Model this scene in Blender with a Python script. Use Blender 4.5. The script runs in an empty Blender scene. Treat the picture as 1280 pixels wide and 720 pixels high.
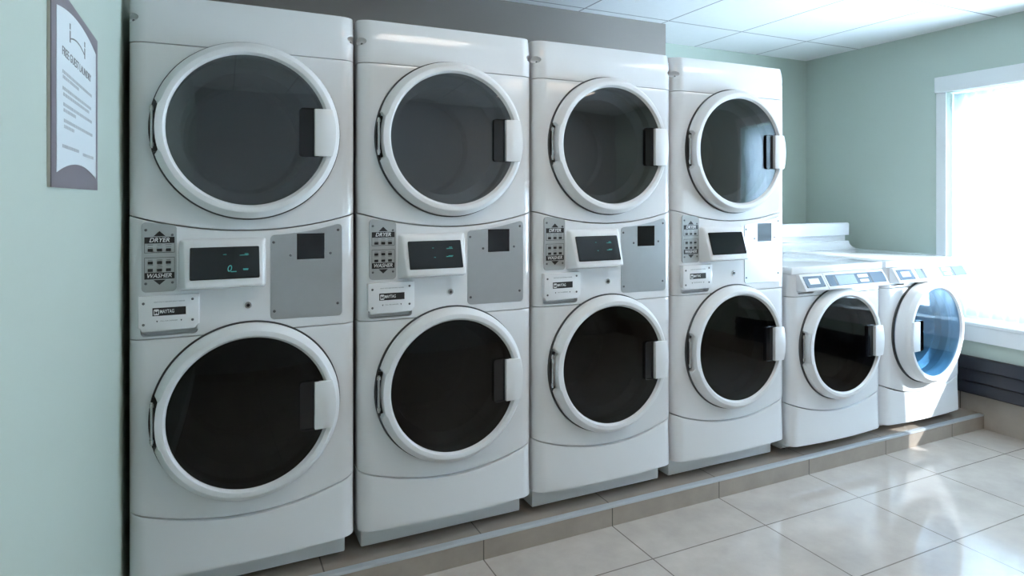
import bpy, bmesh, math, random
from mathutils import Vector, Matrix
random.seed(7)
C = bpy.context.scene.collection
PI = math.pi
ST = 0.0857            # height of the tiled platform the machines stand on
CAMH = 1.3697

# ------------------------------------------------------------------ materials
def srgb(r, g, b):
    def f(c):
        c /= 255.0
        return c / 12.92 if c <= 0.04045 else ((c + 0.055) / 1.055) ** 2.4
    return (f(r), f(g), f(b), 1.0)

def nodes_of(m):
    m.use_nodes = True
    return m.node_tree.nodes, m.node_tree.links

def mat(name, col, rough=0.5, metal=0.0, noise=0.0, nscale=8.0, coat=0.0, spec=0.5, emit=None, estr=0.0, bump=0.0, bscale=200.0):
    m = bpy.data.materials.new(name)
    n, l = nodes_of(m)
    p = n['Principled BSDF']
    p.inputs['Base Color'].default_value = col
    p.inputs['Roughness'].default_value = rough
    p.inputs['Metallic'].default_value = metal
    p.inputs['Specular IOR Level'].default_value = spec
    if coat:
        p.inputs['Coat Weight'].default_value = coat
        p.inputs['Coat Roughness'].default_value = 0.06
    tc = n.new('ShaderNodeTexCoord')
    if noise:
        t = n.new('ShaderNodeTexNoise'); t.inputs['Scale'].default_value = nscale; t.inputs['Detail'].default_value = 4
        l.new(tc.outputs['Object'], t.inputs['Vector'])
        mx = n.new('ShaderNodeMix'); mx.data_type = 'RGBA'
        mx.inputs['A'].default_value = [c * (1 - noise) for c in col[:3]] + [1]
        mx.inputs['B'].default_value = [min(1, c * (1 + noise)) for c in col[:3]] + [1]
        l.new(t.outputs['Fac'], mx.inputs['Factor'])
        l.new(mx.outputs['Result'], p.inputs['Base Color'])
    if bump:
        t = n.new('ShaderNodeTexNoise'); t.inputs['Scale'].default_value = bscale
        l.new(tc.outputs['Object'], t.inputs['Vector'])
        b = n.new('ShaderNodeBump'); b.inputs['Strength'].default_value = bump; b.inputs['Distance'].default_value = 0.002
        l.new(t.outputs['Fac'], b.inputs['Height']); l.new(b.outputs['Normal'], p.inputs['Normal'])
    if emit:
        p.inputs['Emission Color'].default_value = emit
        p.inputs['Emission Strength'].default_value = estr
    return m

def tile_mat(name, col, grout, px, ox, py, oy, width, rough, noise=0.12, axis='XY', spec=0.5, nscale=3.0):
    """tiles with joints every px / py metres, joints pass through ox / oy (object = world coordinates)"""
    m = bpy.data.materials.new(name)
    n, l = nodes_of(m)
    p = n['Principled BSDF']
    p.inputs['Roughness'].default_value = rough
    p.inputs['Specular IOR Level'].default_value = spec
    tc = n.new('ShaderNodeTexCoord'); sp = n.new('ShaderNodeSeparateXYZ')
    l.new(tc.outputs['Object'], sp.inputs[0])
    def line(sock, per, off):
        a = n.new('ShaderNodeMath'); a.operation = 'SUBTRACT'; a.inputs[1].default_value = off - per / 2
        l.new(sock, a.inputs[0])
        b = n.new('ShaderNodeMath'); b.operation = 'FLOORED_MODULO'; b.inputs[1].default_value = per
        l.new(a.outputs[0], b.inputs[0])
        c = n.new('ShaderNodeMath'); c.operation = 'SUBTRACT'; c.inputs[1].default_value = per / 2
        l.new(b.outputs[0], c.inputs[0])
        d = n.new('ShaderNodeMath'); d.operation = 'ABSOLUTE'; l.new(c.outputs[0], d.inputs[0])
        e = n.new('ShaderNodeMath'); e.operation = 'LESS_THAN'; e.inputs[1].default_value = width / 2
        l.new(d.outputs[0], e.inputs[0])
        return e.outputs[0]
    mask = None
    for ax, per, off in ((axis[0], px, ox), (axis[1], py, oy)):
        if not per: continue
        s = line(sp.outputs[ax], per, off)
        if mask is None: mask = s
        else:
            mx = n.new('ShaderNodeMath'); mx.operation = 'MAXIMUM'
            l.new(mask, mx.inputs[0]); l.new(s, mx.inputs[1]); mask = mx.outputs[0]
    t = n.new('ShaderNodeTexNoise'); t.inputs['Scale'].default_value = nscale; t.inputs['Detail'].default_value = 8; t.inputs['Roughness'].default_value = 0.65
    l.new(tc.outputs['Object'], t.inputs['Vector'])
    rmp = n.new('ShaderNodeMapRange'); rmp.inputs['From Min'].default_value = 0.3; rmp.inputs['From Max'].default_value = 0.7
    l.new(t.outputs['Fac'], rmp.inputs['Value'])
    mx = n.new('ShaderNodeMix'); mx.data_type = 'RGBA'
    mx.inputs['A'].default_value = [c * (1 - noise) for c in col[:3]] + [1]
    mx.inputs['B'].default_value = [min(1, c * (1 + noise)) for c in col[:3]] + [1]
    l.new(rmp.outputs[0], mx.inputs['Factor'])
    g = n.new('ShaderNodeMix'); g.data_type = 'RGBA'; g.inputs['B'].default_value = grout
    l.new(mx.outputs['Result'], g.inputs['A']); l.new(mask, g.inputs['Factor'])
    l.new(g.outputs['Result'], p.inputs['Base Color'])
    return m

def glass_mat(name, tint, rough=0.02, ior=1.5):
    m = bpy.data.materials.new(name)
    n, l = nodes_of(m)
    n.remove(n['Principled BSDF'])
    out = n['Material Output']
    tr = n.new('ShaderNodeBsdfTransparent'); tr.inputs['Color'].default_value = tint
    gl = n.new('ShaderNodeBsdfGlossy'); gl.inputs['Roughness'].default_value = rough
    fr = n.new('ShaderNodeFresnel')
    ge = n.new('ShaderNodeNewGeometry')      # same reflectance from both sides of the pane
    mr = n.new('ShaderNodeMapRange'); mr.inputs['To Min'].default_value = ior; mr.inputs['To Max'].default_value = 1 / ior
    l.new(ge.outputs['Backfacing'], mr.inputs['Value']); l.new(mr.outputs[0], fr.inputs['IOR'])
    mx = n.new('ShaderNodeMixShader')
    l.new(fr.outputs[0], mx.inputs[0]); l.new(tr.outputs[0], mx.inputs[1]); l.new(gl.outputs[0], mx.inputs[2])
    l.new(mx.outputs[0], out.inputs[0])
    return m

M = {}
M['enamel'] = mat('white_enamel', (0.79, 0.79, 0.80, 1), 0.07, noise=0.01, nscale=3)
M['door_plastic'] = mat('white_door_plastic', (0.78, 0.78, 0.785, 1), 0.28, noise=0.01, nscale=3)
M['cabinet'] = mat('painted_cabinet_steel', (0.62, 0.63, 0.64, 1), 0.4, noise=0.02)
M['plinth'] = mat('plinth_paint', (0.76, 0.79, 0.80, 1), 0.38, noise=0.02)
M['black'] = mat('black_plastic', (0.012, 0.012, 0.013, 1), 0.3)
M['gloss_black'] = mat('gloss_black_plastic', (0.008, 0.009, 0.011, 1), 0.08)
M['rubber'] = mat('dark_rubber', (0.02, 0.021, 0.023, 1), 0.6, noise=0.1)
M['gasket'] = mat('grey_gasket', (0.05, 0.053, 0.056, 1), 0.5)
M['chrome'] = mat('chrome', (0.62, 0.62, 0.62, 1), 0.2, metal=1.0)
M['screw'] = mat('screw_steel', (0.17, 0.17, 0.175, 1), 0.35, metal=0.9)
M['steel'] = mat('brushed_steel', (0.55, 0.56, 0.57, 1), 0.34, metal=0.85, noise=0.04, nscale=30)
M['keypad'] = mat('grey_keypad_film', (0.42, 0.43, 0.43, 1), 0.38, metal=0.3, noise=0.03)
M['ink'] = mat('black_ink', (0.012, 0.012, 0.012, 1), 0.45)
M['grey_ink'] = mat('grey_ink', (0.18, 0.18, 0.18, 1), 0.5)
M['white_ink'] = mat('white_ink', (0.75, 0.75, 0.75, 1), 0.5)
M['screen'] = mat('display_glass', (0.006, 0.007, 0.008, 1), 0.06)
M['lcd'] = mat('lit_display_segments', (0.02, 0.12, 0.11, 1), 0.4, emit=(0.08, 0.55, 0.5, 1), estr=0.2)
M['dryer_drum'] = mat('dryer_drum_steel', (0.46, 0.48, 0.49, 1), 0.45, metal=0.3, noise=0.06)
M['washer_drum'] = mat('washer_drum_steel', (0.045, 0.045, 0.05, 1), 0.3, metal=0.7, noise=0.15, nscale=40)
M['dryer_glass'] = glass_mat('dryer_door_glass', (0.58, 0.61, 0.63, 1), ior=2.0)
M['washer_glass'] = glass_mat('washer_door_glass', (0.20, 0.21, 0.23, 1), ior=1.44)
M['clear_glass'] = glass_mat('clear_door_glass', (0.60, 0.79, 0.92, 1), ior=1.8)
M['pane'] = glass_mat('window_glass', (0.93, 0.97, 1.0, 1))
M['film'] = mat('blue_grey_console_film', (0.09, 0.125, 0.17, 1), 0.45, noise=0.04, spec=0.25)
M['film_light'] = mat('console_display_film', (0.27, 0.33, 0.38, 1), 0.4, noise=0.1, nscale=60)
M['sticker'] = mat('white_sticker', (0.8, 0.8, 0.76, 1), 0.5)
M['green_wall'] = mat('pale_green_paint', srgb(184, 195, 185), 0.6, noise=0.015, nscale=2, bump=0.05)
M['grey_wall'] = mat('warm_grey_paint', srgb(146, 138, 133), 0.55, noise=0.02, nscale=2, bump=0.05)
M['rear_wall'] = mat('soft_grey_paint', srgb(190, 188, 186), 0.6, noise=0.015, nscale=2)
M['trim'] = mat('white_trim_paint', (0.78, 0.79, 0.79, 1), 0.4, noise=0.01)
M['nosing'] = mat('brushed_metal_nosing', (0.62, 0.66, 0.70, 1), 0.35, metal=0.4)
M['heater'] = mat('charcoal_heater_metal', (0.020, 0.021, 0.029, 1), 0.35, metal=0.2, noise=0.05)
M['sign_frame'] = mat('mauve_grey_sign_board', srgb(122, 115, 122), 0.45, noise=0.02)
M['sign_edge'] = mat('cream_sign_edge', srgb(196, 190, 178), 0.5)
M['sign_face'] = mat('white_sign_face', srgb(226, 234, 238), 0.35)
M['ceil'] = tile_mat('ceiling_tiles', (0.88, 0.89, 0.89, 1), (0.40, 0.38, 0.39, 1), 0.585, 1.905, 0.89, 3.06, 0.010, 0.8, noise=0.015, nscale=40)
M['floor'] = tile_mat('floor_tiles', srgb(187, 176, 167), srgb(118, 109, 102), 0.5838, 0.946, 0.414, 1.971, 0.005, 0.09, noise=0.13, nscale=4, spec=0.62)
M['riser'] = tile_mat('riser_tiles', srgb(160, 148, 137), srgb(90, 82, 76), 0.5838, 0.946, 0, 0, 0.005, 0.3, noise=0.14, axis='XZ', nscale=5)
M['base_tile'] = tile_mat('wall_base_tiles', srgb(172, 160, 150), srgb(100, 92, 86), 0.5838, 2.37, 0, 0, 0.006, 0.22, noise=0.10, axis='YZ', nscale=4)
M['lamp'] = mat('lamp_diffuser', (0.9, 0.9, 0.9, 1), 0.5, emit=(1.0, 0.87, 0.74, 1), estr=6.5)

def curtain_mat():
    m = bpy.data.materials.new('sheer_white_fabric')
    n, l = nodes_of(m)
    n.remove(n['Principled BSDF'])
    d = n.new('ShaderNodeBsdfDiffuse'); d.inputs[0].default_value = (0.85, 0.87, 0.88, 1)
    t = n.new('ShaderNodeBsdfTranslucent'); t.inputs[0].default_value = (0.85, 0.9, 0.93, 1)
    mx = n.new('ShaderNodeMixShader'); mx.inputs[0].default_value = 0.6
    l.new(d.outputs[0], mx.inputs[1]); l.new(t.outputs[0], mx.inputs[2]); l.new(mx.outputs[0], n['Material Output'].inputs[0])
    return m
M['curtain'] = curtain_mat()

# ------------------------------------------------------------------ object helpers
def link(name, me, parent=None, loc=(0, 0, 0), rot=(0, 0, 0)):
    o = bpy.data.objects.new(name, me)
    C.objects.link(o)
    o.location = loc; o.rotation_euler = rot
    if parent: o.parent = parent
    return o

def finish(bm, name, m, sharp=35):
    bmesh.ops.recalc_face_normals(bm, faces=bm.faces[:])
    me = bpy.data.meshes.new(name)
    bm.to_mesh(me); bm.free()
    me.materials.append(m)
    for p in me.polygons: p.use_smooth = True
    me.set_sharp_from_angle(angle=math.radians(sharp))
    return me

def obj(name, bm, m, parent=None, loc=(0, 0, 0), rot=(0, 0, 0), sharp=35):
    return link(name, finish(bm, name, m, sharp), parent, loc, rot)

def bake(bm, mods):
    """apply modifiers given as (type, dict) to a bmesh and return a new bmesh"""
    me = bpy.data.meshes.new('tmp'); bm.to_mesh(me); bm.free()
    o = bpy.data.objects.new('tmp', me); C.objects.link(o)
    extra = []
    for typ, props in mods:
        md = o.modifiers.new(typ, typ)
        for k, v in props.items():
            if k == 'cutter':
                cm = bpy.data.meshes.new('cut'); v.to_mesh(cm); v.free()
                co = bpy.data.objects.new('cut', cm); C.objects.link(co); extra.append(co); md.object = co
            else: setattr(md, k, v)
    bpy.context.view_layer.update()
    dg = bpy.context.evaluated_depsgraph_get()
    res = bpy.data.meshes.new_from_object(o.evaluated_get(dg))
    for e in extra:
        mm = e.data; bpy.data.objects.remove(e); bpy.data.meshes.remove(mm)
    bpy.data.objects.remove(o); bpy.data.meshes.remove(me)
    nb = bmesh.new(); nb.from_mesh(res); bpy.data.meshes.remove(res)
    return nb

BEV = lambda w, s=2, a=40: ('BEVEL', dict(width=w, segments=s, limit_method='ANGLE', angle_limit=math.radians(a)))
CUT = lambda c: ('BOOLEAN', dict(operation='DIFFERENCE', solver='EXACT', cutter=c))

def bm_box(x0, x1, y0, y1, z0, z1, bm=None):
    bm = bm or bmesh.new()
    v = [bm.verts.new(p) for p in ((x0,y0,z0),(x1,y0,z0),(x1,y1,z0),(x0,y1,z0),(x0,y0,z1),(x1,y0,z1),(x1,y1,z1),(x0,y1,z1))]
    for f in ((0,1,2,3),(4,5,6,7),(0,1,5,4),(1,2,6,5),(2,3,7,6),(3,0,4,7)): bm.faces.new([v[i] for i in f])
    bmesh.ops.recalc_face_normals(bm, faces=bm.faces[:])
    return bm

def box(name, m, parent, x0, x1, y0, y1, z0, z1, bev=0.0, seg=2):
    b = bm_box(x0, x1, y0, y1, z0, z1)
    if bev: b = bake(b, [BEV(bev, seg)])
    return obj(name, b, m, parent)

def bm_prism(pts, y0, y1, bm=None):
    """outline in (x, z), extruded from y0 (front) to y1 (back)"""
    bm = bm or bmesh.new()
    a = [bm.verts.new((p[0], y0, p[1])) for p in pts]
    b = [bm.verts.new((p[0], y1, p[1])) for p in pts]
    bm.faces.new(a); bm.faces.new(b[::-1])
    n = len(pts)
    for i in range(n): bm.faces.new((a[i], b[i], b[(i+1) % n], a[(i+1) % n]))
    bmesh.ops.recalc_face_normals(bm, faces=bm.faces[:])
    return bm

def rounded(pts, r, seg=5):
    out = []
    n = len(pts)
    for i in range(n):
        p = Vector(pts[i]); a = (Vector(pts[i-1]) - p); b = (Vector(pts[(i+1) % n]) - p)
        a.normalize(); b.normalize()
        ang = a.angle(b); d = r / math.tan(ang / 2)
        p0 = p + a * d; p1 = p + b * d
        c = p + (a + b).normalized() * (r / math.sin(ang / 2))
        v0 = p0 - c; v1 = p1 - c
        for k in range(seg + 1):
            t = k / seg
            w = v0.lerp(v1, t); w = w.normalized() * r
            out.append((c.x + w.x, c.y + w.y))
    return out

def rect(x0, x1, z0, z1): return [(x0, z0), (x1, z0), (x1, z1), (x0, z1)]

def bm_disc(cx, cz, r, y0, y1, n=20, bm=None):
    return bm_prism([(cx + r * math.cos(2*PI*k/n), cz + r * math.sin(2*PI*k/n)) for k in range(n)], y0, y1, bm)

def bm_cyl_z(cx, cy, r, z0, z1, n=16, bm=None):
    bm = bm or bmesh.new()
    a = [bm.verts.new((cx + r*math.cos(2*PI*k/n), cy + r*math.sin(2*PI*k/n), z0)) for k in range(n)]
    b = [bm.verts.new((cx + r*math.cos(2*PI*k/n), cy + r*math.sin(2*PI*k/n), z1)) for k in range(n)]
    bm.faces.new(a[::-1]); bm.faces.new(b)
    for i in range(n): bm.faces.new((a[i], a[(i+1) % n], b[(i+1) % n], b[i]))
    return bm

def bm_lathe(profile, n=96, closed=True, bm=None):
    """profile: function(theta)->list of (r, y), revolved about the y axis"""
    bm = bm or bmesh.new()
    rows = []
    for k in range(n):
        th = 2 * PI * k / n
        rows.append([bm.verts.new((r * math.cos(th), y, r * math.sin(th))) for r, y in profile(th)])
    m_ = len(rows[0])
    for k in range(n):
        A, B = rows[k], rows[(k+1) % n]
        for j in range(m_ if closed else m_ - 1):
            bm.faces.new((A[j], A[(j+1) % m_], B[(j+1) % m_], B[j]))
    return bm

def text_me(s, size, m, shear=0.0, depth=0.0004, bold=0.0, width=None):
    cu = bpy.data.curves.new('txt', 'FONT')
    cu.body = s; cu.size = size; cu.align_x = 'CENTER'; cu.align_y = 'CENTER'; cu.extrude = depth; cu.shear = shear; cu.offset = bold
    cu.resolution_u = 3
    o = bpy.data.objects.new('txt', cu); C.objects.link(o)
    bpy.context.view_layer.update()
    me = bpy.data.meshes.new_from_object(o.evaluated_get(bpy.context.evaluated_depsgraph_get()))
    bpy.data.objects.remove(o); bpy.data.curves.remove(cu)
    if width:
        xs = [v.co.x for v in me.vertices]; w = max(xs) - min(xs); mid = (max(xs) + min(xs)) / 2
        for v in me.vertices: v.co.x = (v.co.x - mid) * width / w
    me.materials.clear(); me.materials.append(m)
    return me

FRONT = (PI / 2, 0, 0)      # text standing up and facing -y

def empty(name, loc, label, cat, group=None):
    o = bpy.data.objects.new(name, None)
    C.objects.link(o); o.location = loc
    o.empty_display_size = 0.1
    o['label'] = label; o['category'] = cat
    if group: o['group'] = group
    return o

def tag(o, label, cat, group=None):
    o['label'] = label; o['category'] = cat
    if group: o['group'] = group
    return o

def struct(name, bm, m):
    o = obj(name, bm, m); o['kind'] = 'structure'
    return o

def copy_tree(o, parent=None):
    c = o.copy(); C.objects.link(c)
    if parent: c.parent = parent
    for ch in o.children: copy_tree(ch, c)
    return c

# ------------------------------------------------------------------ machine parts
HW = 0.343          # half width of a machine
def fy(x, bow):
    u = abs(x) / HW
    s = max(0.0, (abs(x) - 0.293) / 0.050)
    return bow * u * u + 0.036 * (1 - math.sqrt(max(0.0, 1 - min(1.0, s) ** 2)))

XS = [0.343, 0.3427, 0.3415, 0.3395, 0.3365, 0.3325, 0.3275, 0.3215, 0.3145, 0.3065, 0.299, 0.293]
XS = [-x for x in XS] + [-0.293 + 0.586 * k / 20 for k in range(1, 20)] + XS[::-1]

def bm_panel(zlo, zhi, bow=0.003, off=0.0, back=0.085, dyz=None, nz=6, zs=None):
    bm = bmesh.new()
    rows = []
    if zs is None:
        zs = [0, .022, .06, .15, .3, .5, .7, .85, .94, .978, 1]; nz = 10
    for j in range(nz + 1):
        row = []
        for x in XS:
            a, b = zlo(x), zhi(x)
            t = j / nz if zs is None else zs[j]
            z = a + (b - a) * t
            y = off + fy(x, bow) + (dyz(z) if dyz else 0.0)
            row.append(bm.verts.new((x, y, z)))
        rows.append(row)
    for j in range(nz):
        for i in range(len(XS) - 1):
            bm.faces.new((rows[j][i], rows[j][i+1], rows[j+1][i+1], rows[j+1][i]))
    loop = rows[0][:] + [rows[j][-1] for j in range(1, nz)] + rows[nz][::-1] + [rows[j][0] for j in range(nz - 1, 0, -1)]
    bk = [bm.verts.new((v.co.x, back, v.co.z)) for v in loop]
    n = len(loop)
    for i in range(n):
        bm.faces.new((loop[i], loop[(i+1) % n], bk[(i+1) % n], bk[i]))
    bm.faces.new(bk)
    bmesh.ops.recalc_face_normals(bm, faces=bm.faces[:])
    return bm

def hole(cz, r=0.249):
    return bm_disc(0, cz, r, -0.2, 0.3, 96)

def screw(parent, x, y, z, r=0.0048, m='screw'):
    b = bm_lathe(lambda th: [(0.0006, -0.0028), (r*0.6, -0.0026), (r*0.95, -0.0012), (r, 0.0015)], 14, False)
    b.faces.new([v for v in b.verts if abs(v.co.y + 0.0028) < 1e-5 and (v.co.x**2 + v.co.z**2) < 0.0008**2])
    return obj('screw', b, M[m], parent, (x, y, z))

def build_door(parent, name, cz, glass, label=None):
    """front-loader door; origin at the centre of the opening on the front face"""
    A = [(.2845, -.003), (.2845, -.024), (.2825, -.029), (.2665, -.0495), (.2645, -.0510), (.2515, -.0520), (.2490, -.0512), (.2440, -.0430), (.2415, -.040), (.2415, -.003)]
    B = [(.2715, -.003), (.2715, -.024), (.2715, -.036), (.2710, -.0495), (.2695, -.0510), (.2515, -.0520), (.2490, -.0512), (.2440, -.0430), (.2415, -.040), (.2415, -.003)]
    def prof(th):
        return B if abs(th - PI) < math.radians(15.6) else A
    ring = obj(name, bm_lathe(prof, 144), M['door_plastic'], parent, (0, 0, cz), sharp=24)
    # dark annulus painting in the gap shade between the ring and the front panel
    obj('gasket', bm_lathe(lambda th: [(.2905, .004), (.2895, -.0035), (.280, -.0042), (.278, .004)], 96), M['gasket'], ring)
    # glass pane
    g = bm_lathe(lambda th: [(0.001, -.0450), (.08, -.0445), (.16, -.0432), (.241, -.0412), (.241, -.038), (.16, -.0395), (.08, -.0405), (0.001, -.041)], 96)
    obj('glass', g, glass, ring, sharp=50)
    # inner door ring seen through the glass
    # hinge in its notch
    h = bmesh.new()
    a0, a1, n = PI - math.radians(15.5), PI + math.radians(15.5), 12
    pts = [(.2715*math.cos(a0+(a1-a0)*k/n), .2715*math.sin(a0+(a1-a0)*k/n)) for k in range(n+1)]
    pts += [(.289*math.cos(a1-(a1-a0)*k/n), .289*math.sin(a1-(a1-a0)*k/n)) for k in range(n+1)]
    bm_prism(pts, -.010, .002, h)
    hg = obj('hinge', h, M['black'], ring)
    pin = bm_cyl_z(-.2795, -.020, .0042, -.066, .066, 14)
    for zz in (-.060, .050): bm_cyl_z(-.2795, -.020, .0062, zz, zz + .012, 14, pin)
    hp = obj('hinge_pin', pin, M['chrome'], ring); 
    # handle
    zt = .0785
    n = 12
    hr = .2665
    t = math.asin(zt / hr)
    outl = [(.197, -zt), ] + [(hr*math.cos(-t + 2*t*k/n), hr*math.sin(-t + 2*t*k/n)) for k in range(n+1)] + [(.197, zt)]
    hb = bake(bm_prism(outl, -.063, -.046), [BEV(.002, 2)])
    obj('handle', hb, M['door_plastic'], ring)
    # grip pocket
    fr = rounded(rect(.150, .216, -.081, .081), .011)
    inn = rounded(rect(.1525, .216, -.0785, .0785), .0095)
    b = bmesh.new()
    o1 = [b.verts.new((p[0], -.0535, p[1])) for p in fr]; o2 = [b.verts.new((p[0], -.0385, p[1])) for p in fr]
    i1 = [b.verts.new((p[0], -.0535, p[1])) for p in inn]; i2 = [b.verts.new((p[0], -.0462, p[1])) for p in inn]
    k = len(fr)
    for i in range(k):
        j = (i + 1) % k
        b.faces.new((o1[i], o1[j], o2[j], o2[i])); b.faces.new((o1[i], i1[i], i1[j], o1[j])); b.faces.new((i1[i], i2[i], i2[j], i1[j]))
    b.faces.new(i2)
    obj('grip_pocket', b, M['gloss_black'], ring)
    if label: ring['label'] = label
    return ring

def build_drum(parent, name, cz, m):
    p = [(.247, .02), (.247, .06), (.205, .075), (.205, .36), (.19, .375), (.001, .385)]
    b = bm_lathe(lambda th: p, 64, False)
    d = obj(name, b, m, parent, (0, 0, cz))
    return d

Z = lambda w: w - ST
seam_mid = lambda x: Z(1.266) + .052 * (x / HW) ** 2
seam_toe = lambda x: Z(.340) + .064 * (abs(x) / HW) ** 2
UC, LC = Z(1.590), Z(.681)      # door centres

def build_washer_front(root, dz, drum):
    zt = Z(.935) + dz
    toe = lambda x: seam_toe(x) + dz
    b = bake(bm_panel(lambda x: toe(x) + .0022, lambda x: zt - .0019, .006), [BEV(.004, 2), CUT(hole(LC + dz))])
    obj('washer_panel', b, M['enamel'], root)
    b = bake(bm_panel(lambda x: Z(.192) + dz, lambda x: toe(x) - .0030, .020, -.010, dyz=lambda z: -.006 * max(0, (toe(0) - z)) / .15, nz=6, zs=[0, .09, .2, .5, .8, .91, 1]), [BEV(.008, 3)])
    obj('toe_panel', b, M['enamel'], root)
    build_drum(root, 'washer_drum', LC + dz, drum)

def build_shell(root, z0, z1):
    b = bm_box(-.338, -.330, .055, .75, z0, z1)
    bm_box(.330, .338, .055, .75, z0, z1, b)
    bm_box(-.330, .330, .742, .75, z0, z1, b)
    bm_box(-.330, .330, .080, .742, z1 - .008, z1, b)
    bm_box(-.330, .330, .080, .742, z0, z0 + .008, b)
    obj('cabinet', b, M['cabinet'], root)

def build_feet(root, h, ys=(.13, .68)):
    for sx in (-.27, .27):
        for y in ys:
            b = bm_cyl_z(sx, y, .020, 0, min(.008, h), 14)
            if h > .008: bm_cyl_z(sx, y, .009, .008, h, 10, b)
            obj('foot', b, M['rubber'], root)

def build_stack(loc, label):
    r = empty('stacked_washer_dryer', loc, label, 'washer dryer', 'tall stacked washer dryers')
    build_shell(r, Z(.20), Z(1.995))
    b = bake(bm_box(-.322, .322, .078, .74, Z(.101), Z(.215)), [BEV(.006, 2)])
    obj('plinth', b, M['plinth'], r)
    build_feet(r, Z(.101))
    build_washer_front(r, 0, M['washer_drum'])
    # dryer panel
    b = bake(bm_panel(lambda x: seam_mid(x) + .0022, lambda x: Z(1.852) - .0015, .004), [BEV(.004, 2), CUT(hole(UC))])
    obj('dryer_panel', b, M['enamel'], r)
    build_drum(r, 'dryer_drum', UC, M['dryer_drum'])
    # top panel, leaning back towards its upper edge
    def lean(z):
        w = z + ST
        d = max(0.0, w - 1.922)
        return 1.7 * d * d
    zs = [0, .09, .2, .35, .5, .58, .65, .72, .79, .86, .92, 1.0]
    cut = bmesh.new()
    for sx in (-1, 1):
        m4 = Matrix.Translation((sx * .352, .012, Z(1.928))) @ Matrix.Diagonal((.036, .040, .016, 1))
        bmesh.ops.create_uvsphere(cut, u_segments=24, v_segments=12, radius=1, matrix=m4)
    b = bake(bm_panel(lambda x: Z(1.852) + .0015, lambda x: Z(2.006), .004, 0, .10, dyz=lean, nz=11, zs=zs), [BEV(.010, 3), CUT(cut)])
    tp = obj('top_panel', b, M['enamel'], r)
    screw(tp, -.330, .022, Z(1.919), .0042); screw(tp, .330, .022, Z(1.919), .0042)
    # control panel
    CB = .003
    cut = bmesh.new()
    bm_prism(rounded(rect(-.311, -.153, Z(.944), Z(1.06)), .012), -.1, .030, cut)
    b = bake(bm_panel(lambda x: Z(.935) + .0019, lambda x: seam_mid(x) - .0022, CB), [BEV(.004, 2), CUT(cut)])
    obj('control_panel', b, M['enamel'], r)
    yk = .0022
    # keypad
    kx = lambda c: -.308 + (c - 50) * .000267
    kz = lambda c: Z(1.297) - c * .000323
    pl = [(-.308, Z(1.081)), (-.212, Z(1.081)), (-.212, Z(1.287)), (-.308, Z(1.299))]
    kp = obj('keypad_plate', bm_prism(rounded(pl, .013), yk - .0035, .03), M['keypad'], r)
    y1 = yk - .0035
    b = bmesh.new()
    bm_prism(rect(kx(80), kx(388), kz(203), kz(143)), y1 - .0005, y1 + .0005, b)
    bm_prism(rect(kx(80), kx(388), kz(545), kz(483)), y1 - .0005, y1 + .0005, b)
    bm_prism([(kx(172), kz(135)), (kx(295), kz(135)), (kx(233), kz(85))], y1 - .0005, y1 + .0005, b)
    bm_prism([(kx(172), kz(553)), (kx(298), kz(553)), (kx(233), kz(601))], y1 - .0005, y1 + .0005, b)
    for (za, zb) in ((293, 203), (483, 338)):
        for c in (80, 385): bm_prism(rect(kx(c), kx(c + 4), kz(za), kz(zb)), y1 - .0004, y1 + .0005, b)
    for c in (290, 338): bm_prism(rect(kx(80), kx(388), kz(c + 4), kz(c)), y1 - .0004, y1 + .0005, b)
    pn = obj('printed_panel', b, M['ink'], kp); pn['label'] = 'black printed bands and arrows'
    for s, c in (('DRYER', 173), ('WASHER', 514)):
        t = link('lettering', text_me(s, .0185, M['white_ink'], .25, .0003, .0003, .0555 if s == 'DRYER' else .067), kp, (kx(234), y1 - .0010, kz(c)), FRONT)
        t['label'] = 'white italic word ' + s
    for row, cols in ((266, 3), (388, 3), (459, 3)):
        for cx_ in (140, 233, 325):
            bb = bake(bm_box(kx(cx_ - 26), kx(cx_ + 26), y1 - .0022, y1, kz(row + 14), kz(row - 14)), [BEV(.0008, 1)])
            obj('button', bb, M['black'], kp)
    for row in (218, 240, 362, 412, 430):
        b = bmesh.new()
        for cx_ in (140, 233, 325):
            if row == 430 and cx_ != 233: continue
            w = random.uniform(22, 38)
            bm_prism(rect(kx(cx_ - w), kx(cx_ + w), kz(row + 3), kz(row - 3)), y1 - .0003, y1 + .0004, b)
        obj('fine_print', b, M['grey_ink'], kp)
    for c in ((95, 75), (365, 125), (95, 585), (367, 583)): screw(kp, kx(c[0]), y1, kz(c[1]), .0042)
    # display pod: a wedge whose screen looks a little upwards
    yf = .0015
    P0 = [(-.209, .03, Z(1.078)), (.052, .03, Z(1.078)), (.052, .03, Z(1.246)), (-.209, .03, Z(1.246))]
    P1 = [(-.207, yf, Z(1.080)), (.050, yf, Z(1.080)), (.050, yf, Z(1.244)), (-.207, yf, Z(1.244))]
    P2 = [(-.186, -.058, Z(1.092)), (.038, -.058, Z(1.092)), (.040, -.010, Z(1.236)), (-.188, -.010, Z(1.236))]
    b = bmesh.new()
    V = [[b.verts.new(p) for p in q] for q in (P0, P1, P2)]
    for a, c in ((0, 1), (1, 2)):
        for i in range(4): b.faces.new((V[a][i], V[a][(i+1) % 4], V[c][(i+1) % 4], V[c][i]))
    b.faces.new(V[2]); b.faces.new(V[0][::-1])
    bmesh.ops.recalc_face_normals(b, faces=b.faces[:])
    b = bake(b, [BEV(.007, 3, 15)])
    pod = obj('display_pod', b, M['enamel'], r, sharp=50)
    # screen frame of reference: origin = centre of the tilted front face
    sc_c = Vector((-.074, -.0345, Z(1.1655)))
    dy, dzz = .048, .148
    tilt = math.atan2(dy, dzz)          # top leans back
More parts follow.
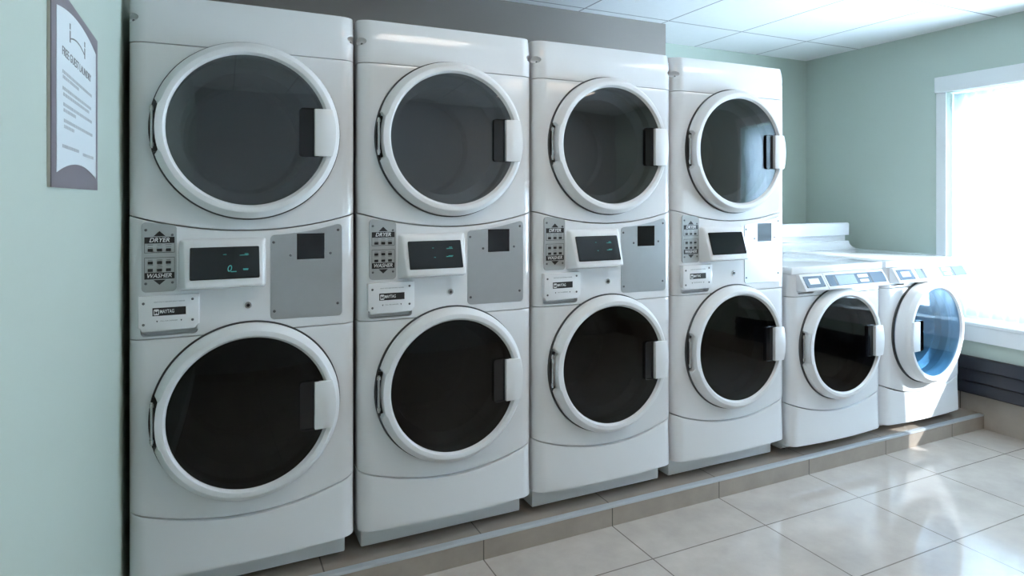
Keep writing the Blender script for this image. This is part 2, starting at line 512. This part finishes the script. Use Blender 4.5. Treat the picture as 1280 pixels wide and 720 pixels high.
    sb = bake(bm_prism(rounded(rect(-.101, .101, -.052, .052), .004), -.0035, .004), [BEV(.001, 1)])
    scr = obj('screen', sb, M['screen'], pod, sc_c, (-tilt, 0, 0))
    # coin plate
    tz = lambda x: seam_mid(x) - .0205
    top = [(.298 - .235 * k / 8, tz(.298 - .235 * k / 8)) for k in range(9)]
    raw = [(.063, Z(.969)), (.298, Z(.966))] + top
    o_ = rounded([raw[0], raw[1], raw[2], raw[-1]], .015)
    # follow the curved seam along the top edge
    o_ = [(x, min(z, tz(x) if abs(x - .18) < .10 else z)) for x, z in o_]
    o2 = []
    for i, p in enumerate(o_):
        o2.append(p)
        q = o_[(i + 1) % len(o_)]
        if p[1] > Z(1.2) and q[1] > Z(1.2) and abs(p[0] - q[0]) > .1:
            for k in range(1, 9):
                x = p[0] + (q[0] - p[0]) * k / 9
                lin = p[1] + (q[1] - p[1]) * k / 9
                o2.append((x, lin - .006 * math.sin(PI * k / 9)))
    cp = obj('coin_plate', bake(bm_prism(o2, yk - .0045, .03), [BEV(.0012, 1)]), M['steel'], r)
    y2 = yk - .0045
    fr = bm_prism(rect(.147, .237, Z(1.165), Z(1.252)), y2 - .0008, y2 + .0004)
    s_ = obj('slot_cover', fr, M['gloss_black'], cp); s_['label'] = 'square black blank over the coin slot'
    for x, z in ((.0736, 1.225), (.283, 1.262), (.127, 1.180), (.2575, 1.183), (.0756, .996), (.2817, 1.009)): screw(cp, x, y2, Z(z))
    # detergent drawer
    dx = lambda c: -.316 + (c - 45) * .0001846
    dzc = lambda c: Z(1.066) - (c - 132) * .000238
    ol = [(dx(45), dzc(520)), (dx(75), dzc(520)), (dx(95), dzc(572)), (dx(895), dzc(560)), (dx(915), dzc(520)), (dx(955), dzc(505)), (dx(955), dzc(112)), (dx(45), dzc(112))]
    yd = -.017
    dr = obj('detergent_drawer', bake(bm_prism(ol, yd, .025), [BEV(.0025, 2)]), M['enamel'], r)
    bd = obj('badge', bm_prism(rect(dx(255), dx(750), dzc(370), dzc(266)), yd - .0006, yd + .0005), M['ink'], dr)
    b = bm_prism(rounded(rect(dx(272), dx(352), dzc(360), dzc(284)), .003, 3), yd - .0010, yd)
    em = obj('emblem', b, M['white_ink'], dr)
    b = bm_prism([(dx(284), dzc(345)), (dx(284), dzc(300)), (dx(312), dzc(322)), (dx(340), dzc(300)), (dx(340), dzc(345)), (dx(326), dzc(345)), (dx(312), dzc(330)), (dx(298), dzc(345))], yd - .0014, yd - .0008)
    obj('emblem_mark', b, M['ink'], dr)
    link('badge_lettering', text_me('MAYTAG', .0155, M['white_ink'], 0, .0003, .0002, (575 - 365) * .0001846), dr, (dx(470), yd - .0011, dzc(318)), FRONT)
    link('drawer_lettering', text_me('HEAVY DUTY HIGH EFFICIENCY WASHER', .0048, M['grey_ink'], 0, .0002, 0, 460 * .0001846), dr, (dx(505), yd - .0006, dzc(192)), FRONT)
    link('drawer_lettering', text_me('PULL FOR DISPENSER', .0048, M['grey_ink'], 0, .0002, 0, 255 * .0001846), dr, (dx(502), yd - .0006, dzc(440)), FRONT)
    for c in (322, 682):
        obj('printed_arrow', bm_prism([(dx(c - 13), dzc(432)), (dx(c + 13), dzc(432)), (dx(c), dzc(456))], yd - .0006, yd + .0004), M['ink'], dr)
    for c in ((125, 203), (852, 175), (125, 475), (852, 447)): screw(dr, dx(c[0]), yd, dzc(c[1]), .0042)
    # lock
    b = bm_lathe(lambda th: [(.0155, .004), (.0150, -.0015), (.0125, -.0025), (.0108, .0005)], 28, False)
    lk = obj('lock', b, M['enamel'], r, (-.005, .0005, Z(1.022)))
    cyl = bm_disc(0, 0, .0105, -.0045, .004, 24)
    lc = obj('lock_barrel', bake(cyl, [BEV(.001, 1)]), M['chrome'], lk)
    kh = bm_disc(0, 0, .0055, -.0052, -.004, 16); obj('keyhole', kh, M['black'], lk)
    build_door(r, 'dryer_door', UC, M['dryer_glass'], 'upper dryer door with grey tinted glass')
    build_door(r, 'washer_door', LC, M['washer_glass'], 'lower washer door with black glass')
    return r

def child(root, name):
    for c in root.children_recursive:
        if c.name.split('.')[0] == name: return c

def display(root, kind):
    scr = child(root, 'screen')
    W, H = .202, .104
    P = lambda u, v: (-W/2 + W * u, -H/2 + H * v)
    b = bmesh.new()
    def bar(u, v, w, h=.018):
        x, z = P(u, v); bm_prism(rect(x - w*W/2, x + w*W/2, z - h*H/2, z + h*H/2), -.0040, -.0034, b)
    if kind == 1:
        for u, v, w in ((.62, .215, .085), (.795, .285, .08), (.795, .262, .07), (.495, .755, .05), (.81, .765, .055), (.77, .72, .12), (.82, .735, .05)): bar(u, v, w, .03 if v < .3 else .02)
        x, z = P(.555, .306)
        t = link('digit', text_me('0', .030, M['lcd'], .18, .0002), scr, (x, -.0040, z), FRONT)
        t['label'] = 'glowing green digit 0'
    else:
        for u, v, w in ((.455, .735, .03), (.79, .745, .06), (.77, .70, .12), (.475, .40, .035), (.78, .44, .09), (.75, .41, .12)): bar(u, v, w, .025)
    obj('lit_segments', b, M['lcd'], scr)

ROWY = 2.262
X0 = .125
PITCH = .70
labels = ['tall white stacked washer dryer against the green wall with the sign',
          'tall white stacked washer dryer second from the green wall with the sign',
          'tall white stacked washer dryer third from the signed wall, where the grey back wall ends',
          'tall white stacked washer dryer fourth from the signed wall, beside the low washers']
s1 = build_stack((X0, ROWY, ST), labels[0])
stacks = [s1]
for k in range(1, 4):
    c = copy_tree(s1)
    c.location = (X0 + PITCH * k, ROWY, ST); c['label'] = labels[k]
    stacks.append(c)
display(stacks[0], 1); display(stacks[1], 2); display(stacks[2], 3)

# ------------------------------------------------------------------ low front-load washers
DZ = -.053
def build_low(loc, label, open_door):
    r = empty('front_load_washer', loc, label, 'washer', 'low front load washers')
    build_shell(r, Z(.125), Z(.99))
    b = bake(bm_box(-.325, .325, .085, .74, .016, Z(.150)), [BEV(.005, 2)])
    obj('plinth', b, M['plinth'], r)
    build_feet(r, .016)
    build_washer_front(r, DZ, M['dryer_drum'] if open_door else M['washer_drum'])
    zs0 = Z(.935) + DZ
    # band above the door seam, with a scoop for the drawer pull
    cut = bmesh.new()
    bm_prism(rounded(rect(-.300, -.185, zs0 + .012, zs0 + .040), .012), -.1, .030, cut)
    b = bake(bm_panel(lambda x: zs0 + .0015, lambda x: Z(.992), .004), [BEV(.003, 2), CUT(cut)])
    obj('control_panel', b, M['enamel'], r)
    # lid with a rear riser that sweeps up to the back console
    b = bake(bm_box(-.343, .343, .002, .80, Z(.992), Z(1.030)), [BEV(.007, 3)])
    lid = obj('lid', b, M['enamel'], r)
    # swept riser profile in (y, z), extruded along x
    prof = [(.64, Z(1.029))]
    for k in range(0, 9):
        t = k / 8 * PI / 2
        prof.append((.66 + .075 * math.sin(t), Z(1.030) + .050 * (1 - math.cos(t))))
    prof += [(.765, Z(1.082)), (.765, Z(1.115)), (.735, Z(1.120)), (.733, Z(1.198)), (.742, Z(1.205)), (.84, Z(1.205)), (.85, Z(1.196)), (.85, Z(1.029))]
    b = bmesh.new()
    A = [b.verts.new((-.343, y, z)) for y, z in prof]; B = [b.verts.new((.343, y, z)) for y, z in prof]
    n = len(prof)
    for i in range(n): b.faces.new((A[i], A[(i+1) % n], B[(i+1) % n], B[i]))
    b.faces.new(A); b.faces.new(B[::-1])
    obj('rear_console', b, M['enamel'], r, sharp=30)
    # sloping front console
    cz0, cz1 = Z(.918), Z(.993)
    yb, yt = -.055, -.010
    b = bmesh.new()
    pr = [(yb, cz0), (yb + .004, cz0 - .006), (.02, cz0 - .010), (.02, cz1), (yt, cz1)]
    A = [b.verts.new((-.306, y, z)) for y, z in pr]; B = [b.verts.new((.322, y, z)) for y, z in pr]
    for i in range(5): b.faces.new((A[i], A[(i+1) % 5], B[(i+1) % 5], B[i]))
    b.faces.new(A); b.faces.new(B[::-1])
    bmesh.ops.recalc_face_normals(b, faces=b.faces[:])
    b = bake(b, [BEV(.0035, 2, 30)])
    con = obj('control_console', b, M['enamel'], r)
    tilt = math.atan2(yt - yb, cz1 - cz0)
    ctr = Vector((.003, (yt + yb) / 2, (cz0 + cz1) / 2))
    hh = math.hypot(yt - yb, cz1 - cz0) / 2
    def plate(name, m, x0, x1, v0, v1, out, rad=.0, parent=con):
        pts = rect(x0, x1, v0 * hh, v1 * hh)
        if rad: pts = rounded(pts, rad)
        return obj(name, bm_prism(pts, -out, .003), m, parent, ctr, (-tilt, 0, 0))
    e = .0006
    b = bm_prism(rect(-.146, -.1445, -hh * .97, hh * .97), -e, .001); obj('seam', b, M['gasket'], con, ctr, (-tilt, 0, 0))
    plate('drawer_plate', M['film'], -.292, -.160, -.66, .72, .0012, .004)
    plate('sticker', M['sticker'], -.262, -.190, -.28, .42, .0020, .002)
    plate('control_plate', M['film'], -.132, .308, -.66, .72, .0012, .004)
    s = plate('screen', M['film_light'], -.062, .078, -.58, .60, .0020, .003)
    plate('dark_strip', M['black'], -.080, -.066, -.64, .68, .0018)
    plate('key', M['sticker'], .100, .178, .10, .52, .0024, .003)
    plate('key', M['sticker'], .104, .170, -.46, -.10, .0024, .003)
    plate('dark_strip', M['black'], .192, .200, -.64, .68, .0018)
    for x in (-.286, -.166, -.126, .300):
        for v in (-.52, .58):
            q = screw(con, 0, 0, 0, .0048)
            q.location = ctr + Matrix.Rotation(-tilt, 3, 'X') @ Vector((x, -.0012, v * hh)); q.rotation_euler = (-tilt, 0, 0)
    d = build_door(r, 'washer_door', LC + DZ, M['clear_glass'] if open_door else M['washer_glass'])
    if open_door:
        # this door is hung on the other side and stands ajar
        d['label'] = 'door hinged at the right, standing ajar, clear bluish glass'
        for c in [d] + list(d.children):
            if c.data.users > 1: c.data = c.data.copy()
            me = c.data
            for v in me.vertices: v.co.x = -v.co.x
            me.flip_normals()
            if c is not d: c.location.x = -c.location.x
        ang = math.radians(3.6)
        hx = .284
        # the dark gap line stays on the machine; the deep door shell reaches back towards it
        g = [c for c in d.children if c.name.startswith('gasket')][0]
        g.parent = r; g.location = (0, 0, LC + DZ)
        for v in d.data.vertices:
            if v.co.y > -.01: v.co.y += .75 * (hx - v.co.x) * math.tan(ang)
        # rotate about the hinge line at x = +hx, y = 0
        d.rotation_euler = (0, 0, ang)
        d.location = (hx - hx * math.cos(ang), -hx * math.sin(ang), LC + DZ)
    return r
w5 = build_low((2.945, ROWY, ST), 'low white front load washer with dark closed door, beside the tall stacks', False)
w6 = build_low((3.655, ROWY, ST), 'low white front load washer nearest the window, door ajar', True)

# ------------------------------------------------------------------ room
XL, XR = -.238, 4.18
YF, YB = -1.6, 3.50
ZC = 2.433
WT = .20
struct('floor', bm_box(XL - .1, XR + .2, YF - .1, YB + .1, -.1, 0), M['floor'])
b = bm_box(XL, XR, 2.241, YB, 0.0002, ST); st = struct('floor_platform', b, M['riser'])
# platform top has joints running back as well: same tile material (joints along x)
b = bake(bm_box(XL, XR, 2.2385, 2.268, ST - .010, ST + .0012), [BEV(.002, 2)])
struct('trim_1', b, M['nosing'])
struct('ceiling', bm_box(XL - .1, XR + .2, YF - .1, YB + .1, ZC, ZC + .1), M['ceil'])
struct('wall_left', bm_box(XL - .1, XL, YF - .1, YB + .1, 0, ZC), M['green_wall'])
struct('wall_back', bm_box(XL - .1, XR + .2, YB, YB + .1, 0, ZC), M['green_wall'])
struct('wall_front', bm_box(XL - .1, XR + .2, YF - .1, YF, 0, ZC), M['rear_wall'])
struct('wall_rear_chase', bm_box(XL, 2.52, 3.124, YB, ST, ZC), M['grey_wall'])
# right wall with two window openings
WZ0, WZ1 = .62, 2.035
WINS = [(1.06, 2.455), (.28, .78)]
b = bm_box(XR, XR + WT, WINS[0][1], YB + .1, 0, ZC)
bm_box(XR, XR + WT, WINS[1][1], WINS[0][0], 0, ZC, b)
bm_box(XR, XR + WT, YF - .1, WINS[1][0], 0, ZC, b)
for y0, y1 in WINS:
    bm_box(XR, XR + WT, y0, y1, 0, WZ0, b); bm_box(XR, XR + WT, y0, y1, WZ1, ZC, b)
struct('wall_right', b, M['green_wall'])
# left wall baseboard stub
b = bm_box(XL, XL + .012, YF, 2.238, 0, .09)
struct('baseboard_left', b, M['trim'])
# right wall tiled base under the heater
b = bm_box(XR - .010, XR, YF, 2.2385, 0, .20)
bm_box(XR - .010, XR, 2.2385, YB, ST, .20, b)
struct('baseboard_right', b, M['base_tile'])

# windows: frame and pane, casing, head box, sill with apron
wx = XR + .12
tn = 2
for k, (WY0, WY1) in enumerate(WINS):
    b = bm_box(wx, wx + .05, WY0, WY0 + .05, WZ0, WZ1)
    bm_box(wx, wx + .05, WY1 - .05, WY1, WZ0, WZ1, b)
    bm_box(wx, wx + .05, WY0 + .05, WY1 - .05, WZ0, WZ0 + .06, b)
    bm_box(wx, wx + .05, WY0 + .05, WY1 - .05, WZ1 - .05, WZ1, b)
    win = struct('window_%d' % (k + 1), b, M['trim'])
    obj('pane', bm_box(wx + .02, wx + .026, WY0 + .05, WY1 - .05, WZ0 + .06, WZ1 - .05), M['pane'], win)
    b = bm_box(XR - .012, XR, WY1, WY1 + .058, WZ0 - .02, WZ1)
    bm_box(XR - .012, XR, WY0 - .058, WY0, WZ0 - .02, WZ1, b)
    struct('trim_%d' % tn, b, M['trim'])
    b = bake(bm_box(XR - .030, XR, WY0 - .06, WY1 + .06, WZ1, 2.134), [BEV(.003, 1)])
    struct('trim_%d' % (tn + 1), b, M['trim'])
    b = bake(bm_box(XR - .022, XR, WY0 - .07, WY1 + .06, WZ0 - .018, WZ0 + .003), [BEV(.003, 1)])
    bm_box(XR, XR + .12, WY0, WY1, WZ0, WZ0 + .003, b)
    bm_box(XR - .014, XR, WY0 - .06, WY1 + .05, .510, WZ0 - .018, b)
    struct('trim_%d' % (tn + 2), b, M['trim'])
    tn += 3

# sheer curtain drawn to the far side of the window
def curtain(y0, y1, label):
    b = bmesh.new()
    n = 72
    rows = []
    for j in range(9):
        z = WZ0 + .03 + (WZ1 - .012 - WZ0 - .03) * j / 8
        rows.append([b.verts.new((XR + .062 + .016 * math.sin(k / n * 2 * PI * 8) * (1.05 - .05 * j), y0 + (y1 - y0) * k / n, z)) for k in range(n + 1)])
    for j in range(8):
        for k in range(n): b.faces.new((rows[j][k], rows[j][k+1], rows[j+1][k+1], rows[j+1][k]))
    o = obj('sheer_curtain', b, M['curtain'])
    sol = o.modifiers.new('s', 'SOLIDIFY'); sol.thickness = .0012
    return tag(o, label, 'curtain')
curtain(1.88, WINS[0][1] - .005, 'white sheer curtain hanging in the window beyond the washers')
curtain(WINS[1][0] + .005, WINS[1][1] - .005, 'white sheer curtain closed across the narrow nearer window')

# baseboard heater under the window: three lapped charcoal slats on a back plate
h = empty('baseboard_heater', (XR, 1.6, .20), 'charcoal three slat baseboard heater on the wall under the window', 'heater')
def hbox(name, m, x0, x1, y0, y1, z0, z1, bev=.002):
    o = obj(name, bake(bm_box(x0 - XR, x1 - XR, y0 - 1.6, y1 - 1.6, z0 - .20, z1 - .20), [BEV(bev, 2)]), m, h)
    return o
hbox('back_plate', M['black'], XR - .012, XR, .20, 2.95, .203, .418)
for i in range(3):
    z0 = .204 + .0735 * i
    b = bmesh.new()
    pr = [(XR - .058, z0), (XR - .060, z0 + .004), (XR - .040, z0 + .066), (XR - .034, z0 + .069), (XR - .012, z0 + .069), (XR - .012, z0)]
    A = [b.verts.new((x - XR, .2 - 1.6, z - .20)) for x, z in pr]; B = [b.verts.new((x - XR, 2.95 - 1.6, z - .20)) for x, z in pr]
    for k in range(6): b.faces.new((A[k], A[(k+1) % 6], B[(k+1) % 6], B[k]))
    b.faces.new(A); b.faces.new(B[::-1])
    obj('slat', b, M['heater'], h)

# ceiling troffers (above and in front of the picture's top edge; first two seen only as reflections)
def troffer(x0, y0, label):
    t = empty('ceiling_light', (x0 + .2925, y0 + .30, ZC), label, 'ceiling light', 'ceiling lights')
    b = bm_box(-.2925, -.2725, -.30, .30, -.012, 0)
    bm_box(.2725, .2925, -.30, .30, -.012, 0, b); bm_box(-.2725, .2725, -.30, -.28, -.012, 0, b); bm_box(-.2725, .2725, .28, .30, -.012, 0, b)
    obj('frame', b, M['trim'], t)
    obj('diffuser', bm_box(-.2725, .2725, -.28, .28, -.008, -.001), M['lamp'], t)
troffer(.74, .90, 'flat ceiling light panel over the floor before the first tall stacks')
troffer(2.495, .90, 'flat ceiling light panel over the floor before the low washers')
troffer(2.495, -.95, 'added fill light panel on the ceiling at the rear of the room, farthest from the machines')  # unseen panel, added as fill light for the rear walls

# ------------------------------------------------------------------ sign on the left wall
def sign():
    f, th, y0v = 801.104, .4436, 248.32
    s_, c_ = math.sin(th), math.cos(th)
    SX = XL + .0065
    def w(u, v, X=SX):
        a = (u - 640) / f
        y = X * (c_ - a * s_) / (s_ + a * c_); d = X * s_ + y * c_
        return y, CAMH - (v - y0v) * d / f
    yl, yr, zb, zt = 1.2756, 1.7654, 1.3891, 1.7369
    yc = (yl + yr) / 2
    r = empty('wall_sign', (XL, yc, zb), 'white and mauve laundry notice sign mounted on the pale green wall', 'sign')
    W, Hh = (yr - yl) / 2, zt - zb
    # board; local axes: x out of the wall, y along it, z up
    def pane(name, pts, x0, x1, m):
        b = bmesh.new()
        A = [b.verts.new((x0, p[0], p[1])) for p in pts]; B = [b.verts.new((x1, p[0], p[1])) for p in pts]
        n = len(pts)
        b.faces.new(A); b.faces.new(B)
        for i in range(n): b.faces.new((A[i], A[(i+1) % n], B[(i+1) % n], B[i]))
        return obj(name, b, m, r)
    pane('backing', [(-W, 0), (W, 0), (W, Hh), (-W, Hh)], .0005, .0048, M['sign_edge'])
    pane('board', [(-W, 0), (W, 0), (W, Hh), (-W, Hh)], .0048, .0065, M['sign_frame'])
    pl, pr = w(70.5, 100)[0] - yc, w(119.3, 100)[0] - yc
    PW = pr - pl
    n = 20
    top = [(pr + (pl - pr) * k / n, Hh * (.893 + .055 * (1 - (2*k/n - 1) ** 2))) for k in range(n + 1)]
    bot = [(pl + (pr - pl) * k / n, Hh * (.074 + .062 * (1 - (2*k/n - 1) ** 2))) for k in range(n + 1)]
    pane('notice_face', top + bot, .0065, .0072, M['sign_face'])
    U = lambda u: pl + PW * u
    def bar(b, y0, y1, z0, z1): bm_box(.0072, .0075, y0, y1, z0, z1, b)
    b = bmesh.new()
    for uu in (.276, .650):
        bar(b, U(uu) - .0042, U(uu) + .0042, Hh * .780, Hh * .842); bar(b, U(uu) - .0042, U(uu) + .0042, Hh * .850, Hh * .880)
    for k in range(16):
        a0, a1 = -1 + 2 * k / 16, -1 + 2 * (k + 1) / 16
        za, zb_ = Hh * (.795 + .028 * (1 - a0 * a0)), Hh * (.795 + .028 * (1 - a1 * a1))
        ya, yb_ = U(.463 + a0 * .187), U(.463 + a1 * .187)
        v = [b.verts.new((x, y, z)) for x in (.0072, .0075) for y, z in ((ya, za), (yb_, zb_), (yb_, zb_ + .0028), (ya, za + .0028))]
        for q in ((0,1,2,3),(4,5,6,7),(0,1,5,4),(3,2,6,7)): b.faces.new([v[i] for i in q])
    obj('logo', b, M['grey_ink'], r)
    link('title_lettering', text_me('FREE GUEST LAUNDRY', .0225, M['grey_ink'], 0, .0002, 0, PW * .73), r, (.0074, U(.472), Hh * .696), (PI / 2, 0, PI / 2))
    random.seed(3)
    pale = mat('pale_grey_ink', (.46, .48, .50, 1), .5)
    for ua, ub, v in ((.11, .86, .593), (.12, .49, .567), (.115, .84, .509), (.13, .78, .479), (.13, .86, .428), (.135, .41, .399), (.14, .88, .346), (.145, .37, .316), (.11, .49, .213), (.60, .92, .204)):
        y, e = U(ua), U(ub)
        b = bmesh.new()
        while y < e:
            k = random.uniform(.006, .016)
            bar(b, y, min(y + k, e), Hh * v - .0030, Hh * v + .0030); y += k + .004
        obj('text_line', b, pale, r)
sign()

# ------------------------------------------------------------------ light
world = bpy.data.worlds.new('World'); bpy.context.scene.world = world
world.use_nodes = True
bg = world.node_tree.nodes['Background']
# bright hazy sky, boosted below the horizon as added fill to lift the ceiling
wn, wl = world.node_tree.nodes, world.node_tree.links
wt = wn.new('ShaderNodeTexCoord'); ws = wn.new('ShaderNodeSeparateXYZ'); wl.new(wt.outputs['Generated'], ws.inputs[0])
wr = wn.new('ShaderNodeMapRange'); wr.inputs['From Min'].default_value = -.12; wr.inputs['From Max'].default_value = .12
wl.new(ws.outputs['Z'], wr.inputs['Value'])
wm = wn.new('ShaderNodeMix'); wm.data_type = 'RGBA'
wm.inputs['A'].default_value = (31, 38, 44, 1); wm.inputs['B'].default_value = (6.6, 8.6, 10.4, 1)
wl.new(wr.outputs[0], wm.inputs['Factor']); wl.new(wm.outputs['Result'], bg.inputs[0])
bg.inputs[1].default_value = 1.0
sun = bpy.data.lights.new('sun', 'SUN'); sun.energy = 8; sun.angle = math.radians(.6); sun.color = (1.0, .97, .92)
so = bpy.data.objects.new('sun', sun); C.objects.link(so)
d = Vector((-1, 1.3, -1.0)).normalized()
so.rotation_euler = d.to_track_quat('-Z', 'Y').to_euler(); so.location = (7, -1, 5)

# ------------------------------------------------------------------ camera and colour
cam = bpy.data.cameras.new('camera'); co = bpy.data.objects.new('camera', cam); C.objects.link(co)
cam.sensor_width = 36; cam.lens = 801.104 / 1280 * 36
cam.shift_y = -(360 - 248.32) / 1280
cam.clip_start = .02
co.location = (0, 0, CAMH); co.rotation_euler = (PI / 2, 0, -.4436)
sc = bpy.context.scene
sc.camera = co
sc.view_settings.view_transform = 'Standard'; sc.view_settings.look = 'None'
sc.view_settings.gamma = 1; sc.view_settings.use_curve_mapping = False
sc.view_settings.exposure = 0.28
sc.cycles.max_bounces = 10; sc.cycles.diffuse_bounces = 5; sc.cycles.glossy_bounces = 5; sc.cycles.transparent_max_bounces = 16
sc.cycles.use_denoising = True
